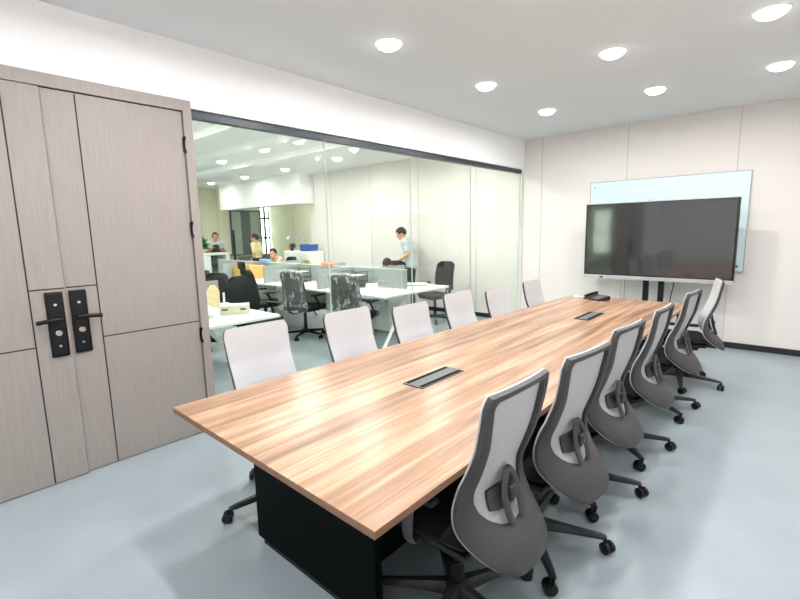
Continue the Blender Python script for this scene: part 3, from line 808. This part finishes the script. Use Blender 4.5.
bm = nb(); tube(bm, [(0, 0, .05), (0, 0, .17)], .014, 10); obj('charger_post', bm, M['whiteplastic'], t, True)
t = thing('paper_bag', 'yellow kraft paper bag standing against the grey divider by the door', 'bag', (-5.06, 2.43, .7502), R(60))
bm = nb(); prism(bm, [(-.07, 0), (.07, 0), (.075, .18), (.03, .25), (-.02, .245), (-.075, .18)], 1, -.045, .045); obj('bag_body', bm, M['bag'], t)
bm = nb(); tube(bm, catmull([(-.03, 0, .23), (-.02, 0, .28), (.02, 0, .28), (.03, 0, .235)], 4), .004, 6); obj('bag_handle', bm, M['card'], t)
# cardboard and blue things on the long bench
t = thing('cardboard_box', 'open brown cardboard box on the long bench', 'box', (-7.80, 4.50, .7502), R(4))
bm = nb(); box(bm, -.26, .26, -.16, .16, 0, .24); obj('box_body', bm, M['card'], t)
bm = nb(); box(bm, -.26, .26, -.17, -.162, .12, .26, mx=Matrix.Rotation(0, 4, 'X')); obj('box_flap', bm, M['card'], t)
t = thing('blue_clip', 'pale blue box hung on the divider edge above the cardboard box', 'box', (-7.75, 4.815, 1.0402))
bm = nb(); box(bm, -.14, .14, -.05, .05, 0, .05, .01, 2); tag(t, 'pale blue box perched on the divider above the cardboard box', 'box'); obj('blue_body', bm, M['paleblue'], t, True); t.name = 'blue_box'
t = thing('orange_folder', 'orange folder lying on the divider near the wrapped chair', 'folder', (-5.85, 4.815, 1.0402))
bm = nb(); box(bm, -.15, .15, -.05, .05, 0, .035, .006, 1); obj('folder_body', bm, M['orange'], t)
t = thing('desk_monitor', 'black monitor turned away, behind the divider by the seated woman', 'monitor', (-8.45, 5.15, .7502), R(5))
bm = nb(); box(bm, -.27, .27, -.02, .02, .06, .33, .006, 1); obj('monitor_body', bm, M['black'], t)
bm = nb(); box(bm, -.03, .03, .01, .05, 0, .2); box(bm, -.1, .1, -.05, .1, 0, .012); obj('monitor_stand', bm, M['black'], t)

# white storage cabinet with lamp and blue bin, plants
t = thing('storage_cabinet', 'tall white storage cabinet against the cream office wall', 'cabinet', (-9.2, 6.80, 0))
bm = nb(); box(bm, -.5, .5, -.22, .22, 0, 1.14, .004, 1); obj('cabinet_body', bm, M['desk'], t)
for sg in (-1, 1):
    bm = nb(); box(bm, min(0, sg*.49)+.004, max(0, sg*.49)-.004, -.236, -.22, .06, 1.12, .002, 1); d = obj('cabinet_door', bm, M['whiteplastic'], t)
    bm = nb(); box(bm, sg*.05-.008, sg*.05+.008, -.256, -.236, .55, .70); obj('door_pull', bm, M['meshwire'], d)
t = thing('desk_lamp', 'gooseneck desk lamp on the white storage cabinet', 'lamp', (-9.24, 6.82, 1.1402), R(10))
bm = nb(); lathe(bm, [(.07, 0), (.07, .015), (.02, .022)], 18); obj('lamp_base', bm, M['silver'], t, True)
bm = nb(); tube(bm, catmull([(0, 0, .02), (.02, 0, .22), (-.06, 0, .42), (-.22, -.02, .46), (-.36, -.03, .37)], 6), .010, 8); obj('lamp_neck', bm, M['silver'], t, True)
bm = nb(); tube(bm, [(-.33, -.03, .39), (-.46, -.04, .30)], [.03, .055], 14); obj('lamp_head', bm, M['silver'], t, True)
t = thing('blue_bin', 'blue plastic bin on the white storage cabinet', 'bin', (-8.93, 6.76, 1.1402))
bm = nb(); prism(bm, [(-.17, 0), (.17, 0), (.2, .16), (.18, .16), (.15, .02), (-.15, .02), (-.18, .16), (-.2, .16)], 1, -.13, .13); box(bm, -.16, .16, -.13, -.115, 0, .15); box(bm, -.16, .16, .115, .13, 0, .15); obj('bin_body', bm, M['blue'], t)
t = thing('small_pot_plant', 'dark leafy small plant on the cabinet beside the blue bin', 'plant', (-9.56, 6.72, 1.1402))
def foliage(bm, c, r, n, ln, wd, rnd):
    for _ in range(n):
        a, e = rnd.uniform(0, 6.28), rnd.uniform(-.2, 1.4); d = Vector((math.cos(a)*math.cos(e), math.sin(a)*math.cos(e), math.sin(e)))
        p = Vector(c)+d*r*rnd.uniform(.15, 1); s = d.cross(Vector((.3, .2, 1))).normalized()*wd; q = p+d*ln; mid = p+d*ln*.5
        up = s.cross(d).normalized()*wd*.4
        vs = [bm.verts.new(v) for v in (p, mid+s, q, mid-s, mid+up)]
        for f in ((0, 1, 4), (1, 2, 4), (2, 3, 4), (3, 0, 4)): bm.faces.new([vs[i] for i in f])
def potted(t, r, h, leafm, n, ln, wd, potm, seed):
    rnd = random.Random(seed)
    bm = nb(); lathe(bm, [(r*.7, 0), (r, h), (r*.9, h), (r*.86, h*.88)], 18); obj('pot', bm, potm, t, True)
    bm = nb(); foliage(bm, (0, 0, h), r*1.3, n, ln, wd, rnd); obj('foliage', bm, leafm, t)
    bm = nb(); tube(bm, [(0, 0, h*.8), (0, 0, h+r)], .008, 6); obj('stem', bm, M['soil'], t)
potted(t, .05, .06, M['meshwire'], 40, .09, .02, M['meshwire'], 1)
t = thing('pale_plant', 'pale flowering plant in a white pot behind the divider', 'plant', (-7.05, 5.22, .7502)); potted(t, .09, .14, M['paleleaf'], 110, .12, .028, M['whiteplastic'], 2)

# far counter
t = thing('reception_counter', 'white counter at the back of the office with a dark kneehole', 'counter', (-11.2, 5.42, 0))
bm = nb(); box(bm, -.25, .25, -.55, .38, 1.07, 1.12, .003, 1); obj('counter_top', bm, M['desk'], t)
for y0, y1 in ((-.55, -.12), (.28, .38)):
    bm = nb(); box(bm, -.24, .24, y0, y1, 0, 1.07); obj('counter_side', bm, M['desk'], t)
bm = nb(); box(bm, -.24, -.2, -.12, .28, 0, 1.07); obj('back_panel', bm, M['modesty'], t)
bm = nb(); box(bm, -.2, .2, -.12, .28, .80, .84); obj('inner_shelf', bm, M['meshwire'], t)
t = thing('green_plant', 'bushy green plant in a white pot on the far counter', 'plant', (-11.15, 5.10, 1.1202)); potted(t, .13, .15, M['leaf'], 240, .16, .035, M['whiteplastic'], 3)
t = thing('tall_display', 'tall narrow black display seen edge-on beside the far counter', 'display', (-11.1, 6.02, 0), R(-28))
bm = nb(); box(bm, -.25, .25, -.03, .03, .55, 1.68, .008, 1); obj('display_panel', bm, M['black'], t)
bm = nb(); box(bm, -.04, .04, -.02, .02, .05, .6); box(bm, -.2, .2, -.12, .12, 0, .05, .01, 1); obj('display_stand', bm, M['black'], t)
t = thing('low_sofa', 'dark grey low cabinet by the far glass doors', 'cabinet', (-13.2, 7.6, 0)); t.name = 'low_cabinet'
bm = nb(); box(bm, -.4, .4, -.55, .55, .04, .92, .005, 1); obj('cabinet_body', bm, M['modesty'], t)
bm = nb(); box(bm, -.41, .41, -.56, .56, .92, .95, .005, 1); obj('cabinet_top', bm, M['darkglass'], t)
for y0 in (-.54, .01):
    bm = nb(); box(bm, .4, .415, y0, y0+.53, .08, .90); obj('cabinet_door', bm, M['darkglass'], t)

# ------------------------------------------------------------------ people
def chain(bm, pts, radii):
    for i in range(len(pts)-1):
        a, b = Vector(pts[i]), Vector(pts[i+1]); n = 6
        for k in range(n+1):
            f = k/n; r = radii[i]*(1-f)+radii[i+1]*f; ell(bm, a.lerp(b, f), r, r, r, 10, 7)
def remeshed(name, bm, m, parent, vox):
    o = obj(name, bm, m, parent, True)
    md = o.modifiers.new('remesh', 'REMESH'); md.mode = 'VOXEL'; md.voxel_size = vox; md.use_smooth_shade = True
    s = o.modifiers.new('smooth', 'SMOOTH'); s.factor = .5; s.iterations = 4
    return o
def lerp3(a, b, f): return tuple(a[i]+(b[i]-a[i])*f for i in range(3))
def person(label, loc, face, J, top, seat=False, apron=None, hair_long=False, scale=1.0, sleeves=.62, loose=.014, hem=None):
    """J: joint positions, sitter facing +Y"""
    t = thing('person', label, 'person', loc, R(face-90)); t.scale = (scale,)*3
    hd = Vector(J['head']); tilt = Matrix.Rotation(J.get('nod', 0), 4, 'X') @ Matrix.Rotation(J.get('turn', 0), 4, 'Z')
    Hm = Matrix.Translation(hd) @ tilt
    def torso(bm, g):
        P, W, Ch, N = J['pelvis'], J['waist'], J['chest'], J['neck']
        seq = [(P, .155, .105, .10), (lerp3(P, W, .5), .145, .10, .09), (W, .138, .095, .09), (lerp3(W, Ch, .5), .155, .105, .10), (Ch, .172, .112, .10), (lerp3(Ch, N, .55), .14, .085, .075)]
        for c, a, b, d in seq: ell(bm, c, a+g, b+g, d+g, 16, 10)
        for sd in 'LR': chain(bm, [lerp3(Ch, N, .6), J['sh'+sd]], [.07+g, .058+g])
    bm = nb(); torso(bm, 0); chain(bm, [J['neck'], tuple(hd+Vector((0, -.015, -.05)))], [.055, .052])
    def E(c, rx, ry, rz): ell(bm, (0, 0, 0), rx, ry, rz, 14, 10, mx=Hm @ Matrix.Translation(c))
    def He(b_, c, rx, ry, rz, n=14, m_=10):
        tt = bmesh.new(); bmesh.ops.create_uvsphere(tt, u_segments=n, v_segments=m_, radius=1); merge(b_, tt, Hm @ Matrix.Translation(c) @ Matrix.Diagonal((rx, ry, rz, 1)))
    He(bm, (0, -.005, .02), .076, .096, .095); He(bm, (0, .03, -.05), .056, .062, .062); He(bm, (0, .06, -.085), .03, .028, .026)
    He(bm, (0, .098, -.022), .013, .02, .02); He(bm, (0, .09, .0), .009, .014, .03)
    for sx in (-1, 1): He(bm, (.078*sx, -.005, -.012), .012, .024, .033); He(bm, (.03*sx, .086, .026), .026, .014, .010)
    for sd in 'LR':
        s = 1 if sd == 'L' else -1
        chain(bm, [J['sh'+sd], J['el'+sd]], [.05, .04]); chain(bm, [J['el'+sd], J['wr'+sd]], [.041, .027])
        w = Vector(J['wr'+sd]); d = (w-Vector(J['el'+sd])).normalized(); d = (d+Vector((0, 0, -.25))).normalized(); u = d.cross(Vector((0, 0, 1))).normalized(); n_ = u.cross(d)
        palm = w+d*.05
        for k in range(4): chain(bm, [tuple(w+d*.01+u*((k-1.5)*.012)), tuple(w+d*.085+u*((k-1.5)*.02))], [.016, .013])
        for k, L in enumerate((.066, .076, .07, .056)):
            b0 = w+d*.088+u*((k-1.5)*.021*s)
            chain(bm, [tuple(b0), tuple(b0+d*L*.5-n_*.006), tuple(b0+d*L*.9-n_*.026)], [.0105, .0098, .0085])
        b0 = w+d*.03-u*.03*s; chain(bm, [tuple(b0), tuple(b0+d*.03-u*.022*s-n_*.01), tuple(b0+d*.062-u*.028*s-n_*.018)], [.014, .012, .010])
        chain(bm, [J['hip'+sd], J['kn'+sd]], [.085, .058]); chain(bm, [J['kn'+sd], J['an'+sd]], [.056, .038])
    remeshed('body', bm, M['skin'], t, .0075)
    bm = nb(); torso(bm, loose)
    if hem: ell(bm, (0, 0, hem+.11), .165+loose, .115+loose, .12, 16, 10)
    for sd in 'LR': chain(bm, [J['sh'+sd], lerp3(J['sh'+sd], J['el'+sd], sleeves)], [.066, .062])
    remeshed('shirt', bm, top, t, .012)
    bm = nb(); P = J['pelvis']; ell(bm, (P[0], P[1], P[2]-.03), .172, .122, .10, 16, 10)
    for sd in 'LR': chain(bm, [J['hip'+sd], J['kn'+sd]], [.10, .074]); chain(bm, [J['kn'+sd], lerp3(J['kn'+sd], J['an'+sd], .95)], [.073, .058])
    remeshed('trousers', bm, M['trousers'], t, .014)
    for sd in 'LR':
        a = Vector(J['an'+sd]); bm = nb(); ell(bm, tuple(a+Vector((0, .05, -.035))), .045, .13, .044, 14, 10)
        for v in bm.verts: v.co.z = max(v.co.z, a.z-.078)
        obj('shoe', bm, M['black'], t, True)
    # hair cap
    bm = nb(); tt = bmesh.new(); bmesh.ops.create_uvsphere(tt, u_segments=28, v_segments=20, radius=1)
    for v in tt.verts: v.co = Vector((v.co.x*.087, v.co.y*.107-.008, v.co.z*.105+.026))
    low = -.12 if hair_long else -.05
    kill = [v for v in tt.verts if (v.co.y > .045 and v.co.z < .065) or (v.co.y > (-.03 if not hair_long else .01) and v.co.z < 0) or v.co.z < low]
    bmesh.ops.delete(tt, geom=kill, context='VERTS'); merge(bm, tt, Hm)
    o = obj('hair', bm, M['hair'], t, True); sd_ = o.modifiers.new('solid', 'SOLIDIFY'); sd_.thickness = .014; sd_.offset = -1
    if hair_long:
        bm = nb(); He(bm, (0, -.115, -.02), .035, .035, .06); obj('hair_bun', bm, M['hair'], t, True)
    for sx in (-1, 1):
        bm = nb(); He(bm, (.03*sx, .0885, .006), .012, .008, .006, 10, 6); obj('eye', bm, M['eye'], t, True)
    bm = nb(); He(bm, (0, .089, -.062), .022, .007, .006, 10, 6); obj('mouth', bm, M['lip'], t, True)
    if apron:
        bm = nb(); Ch, P = J['chest'], J['pelvis']
        ell(bm, lerp3(Ch, J['neck'], -.05), .125, .135, .16, 16, 10); ell(bm, lerp3(Ch, P, .6), .172, .14, .22, 16, 10)
        bmesh.ops.delete(bm, geom=[v for v in bm.verts if v.co.y < .03], context='VERTS')
        o = obj('apron', bm, apron, t, True); sd_ = o.modifiers.new('solid', 'SOLIDIFY'); sd_.thickness = .01; sd_.offset = 1
    return t
def standing(lean=0, **k):
    J = dict(pelvis=(0, 0, .95), waist=(0, .0, 1.06), chest=(0, lean*.25, 1.25), neck=(0, lean*.55-.005, 1.42), head=(0, lean*.85+.02, 1.565),
             shL=(-.185, lean*.5, 1.385), shR=(.185, lean*.5, 1.385), elL=(-.235, -.03, 1.11), elR=(.235, -.03, 1.11), wrL=(-.23, .10, .90), wrR=(.23, .10, .90),
             hipL=(-.09, 0, .92), hipR=(.09, 0, .92), knL=(-.10, .02, .50), knR=(.10, .02, .50), anL=(-.11, -.02, .08), anR=(.11, -.02, .08))
    J.update(k); return J
def sitting(lean=0, **k):
    J = dict(pelvis=(0, -.03, .665), waist=(0, -.045+lean*.2, .74), chest=(0, -.03+lean*.5, .92), neck=(0, -.02+lean*.9, 1.07), head=(0, .02+lean*1.25, 1.20-lean*.25),
             shL=(-.175, -.02+lean*.8, 1.04), shR=(.175, -.02+lean*.8, 1.04), elL=(-.225, .06+lean, .90), elR=(.225, .06+lean, .90), wrL=(-.12, .22+lean, .95), wrR=(.12, .22+lean, .95),
             hipL=(-.09, -.05, .64), hipR=(.09, -.05, .64), knL=(-.11, .34, .60), knR=(.11, .34, .60), anL=(-.11, .36, .08), anR=(.11, .36, .08))
    J.update(k); return J
person('man in a light grey T-shirt standing behind the bench, looking down', (-5.69, 6.72, 0), 212,
       standing(.16, nod=-.5, neck=(0, .10, 1.375), head=(0, .175, 1.50), shL=(-.19, .08, 1.345), shR=(.19, .08, 1.345), elL=(-.24, .02, 1.12), wrL=(-.16, .25, .98), elR=(.24, .03, 1.12), wrR=(.15, .26, .99)), M['tee'], scale=1.01, loose=.03, hem=.80)
person('man in a pale yellow shirt standing before the far glass doors', (-10.45, 6.28, 0), 214, standing(.03), M['yellow'], scale=.94)
person('person in a dark apron standing behind the far white counter', (-11.78, 5.86, 0), -22, standing(.05, wrL=(-.15, .22, 1.24), wrR=(.15, .22, 1.24), elL=(-.23, .08, 1.13), elR=(.23, .08, 1.13)), M['tee'], apron=M['apron'], scale=.97)
person('seated person whose dark hair shows above the divider', (-5.52, 5.965, 0), 300, sitting(.10, nod=-.9, chest=(0, .10, .84), neck=(0, .20, .96), head=(0, .29, 1.045), shL=(-.17, .15, .92), shR=(.17, .15, .92), elL=(-.21, .2, .83), elR=(.21, .2, .83), wrL=(-.1, .36, .86), wrR=(.1, .36, .86)), M['tan'], scale=.96)
person('seated woman with dark tied hair behind the grey divider', (-8.98, 5.94, 0), 262, sitting(.10, nod=-.15, turn=.5), M['tan'], hair_long=True, scale=.96)

# ------------------------------------------------------------------ daylight, camera
w = bpy.data.worlds.new('daylight'); sc.world = w; w.use_nodes = True
nt = w.node_tree
for n in list(nt.nodes): nt.nodes.remove(n)
sky = nt.nodes.new('ShaderNodeTexSky'); sky.sky_type = 'HOSEK_WILKIE'; sky.turbidity = 5; sky.ground_albedo = .5; sky.sun_direction = Vector((.2, .6, .7)).normalized()
bg = nt.nodes.new('ShaderNodeBackground'); bg.inputs[1].default_value = 11.0
mixn = nt.nodes.new('ShaderNodeMix'); mixn.data_type = 'RGBA'; mixn.inputs[0].default_value = .75
nt.links.new(sky.outputs[0], mixn.inputs[6]); mixn.inputs[7].default_value = (.93, 1, .86, 1)
o_ = nt.nodes.new('ShaderNodeOutputWorld')
nt.links.new(mixn.outputs[2], bg.inputs[0]); nt.links.new(bg.outputs[0], o_.inputs[0])

cam = bpy.data.cameras.new('camera'); co = bpy.data.objects.new('camera', cam); C.objects.link(co)
cam.sensor_fit = 'HORIZONTAL'; cam.sensor_width = 36; cam.lens = 453.978/800*36; cam.clip_start = .05
r = Vector((0.74814339, 0.66321282, -0.02074171)); u = Vector((-0.08426415, 0.1259683, 0.98844906)); f = Vector((-0.65816489, 0.73775385, -0.15012741))
m4 = Matrix((r, u, -f)).transposed().to_4x4(); m4.translation = (0, 0, 1.58); co.matrix_world = m4
sc.camera = co
sc.view_settings.view_transform = 'Standard'; sc.view_settings.look = 'None'; sc.view_settings.gamma = 1; sc.view_settings.use_curve_mapping = False
sc.view_settings.exposure = 0.0
sc.cycles.max_bounces = 10; sc.cycles.diffuse_bounces = 6; sc.cycles.transparent_max_bounces = 16; sc.cycles.use_denoising = True
sc.cycles.sample_clamp_indirect = 8
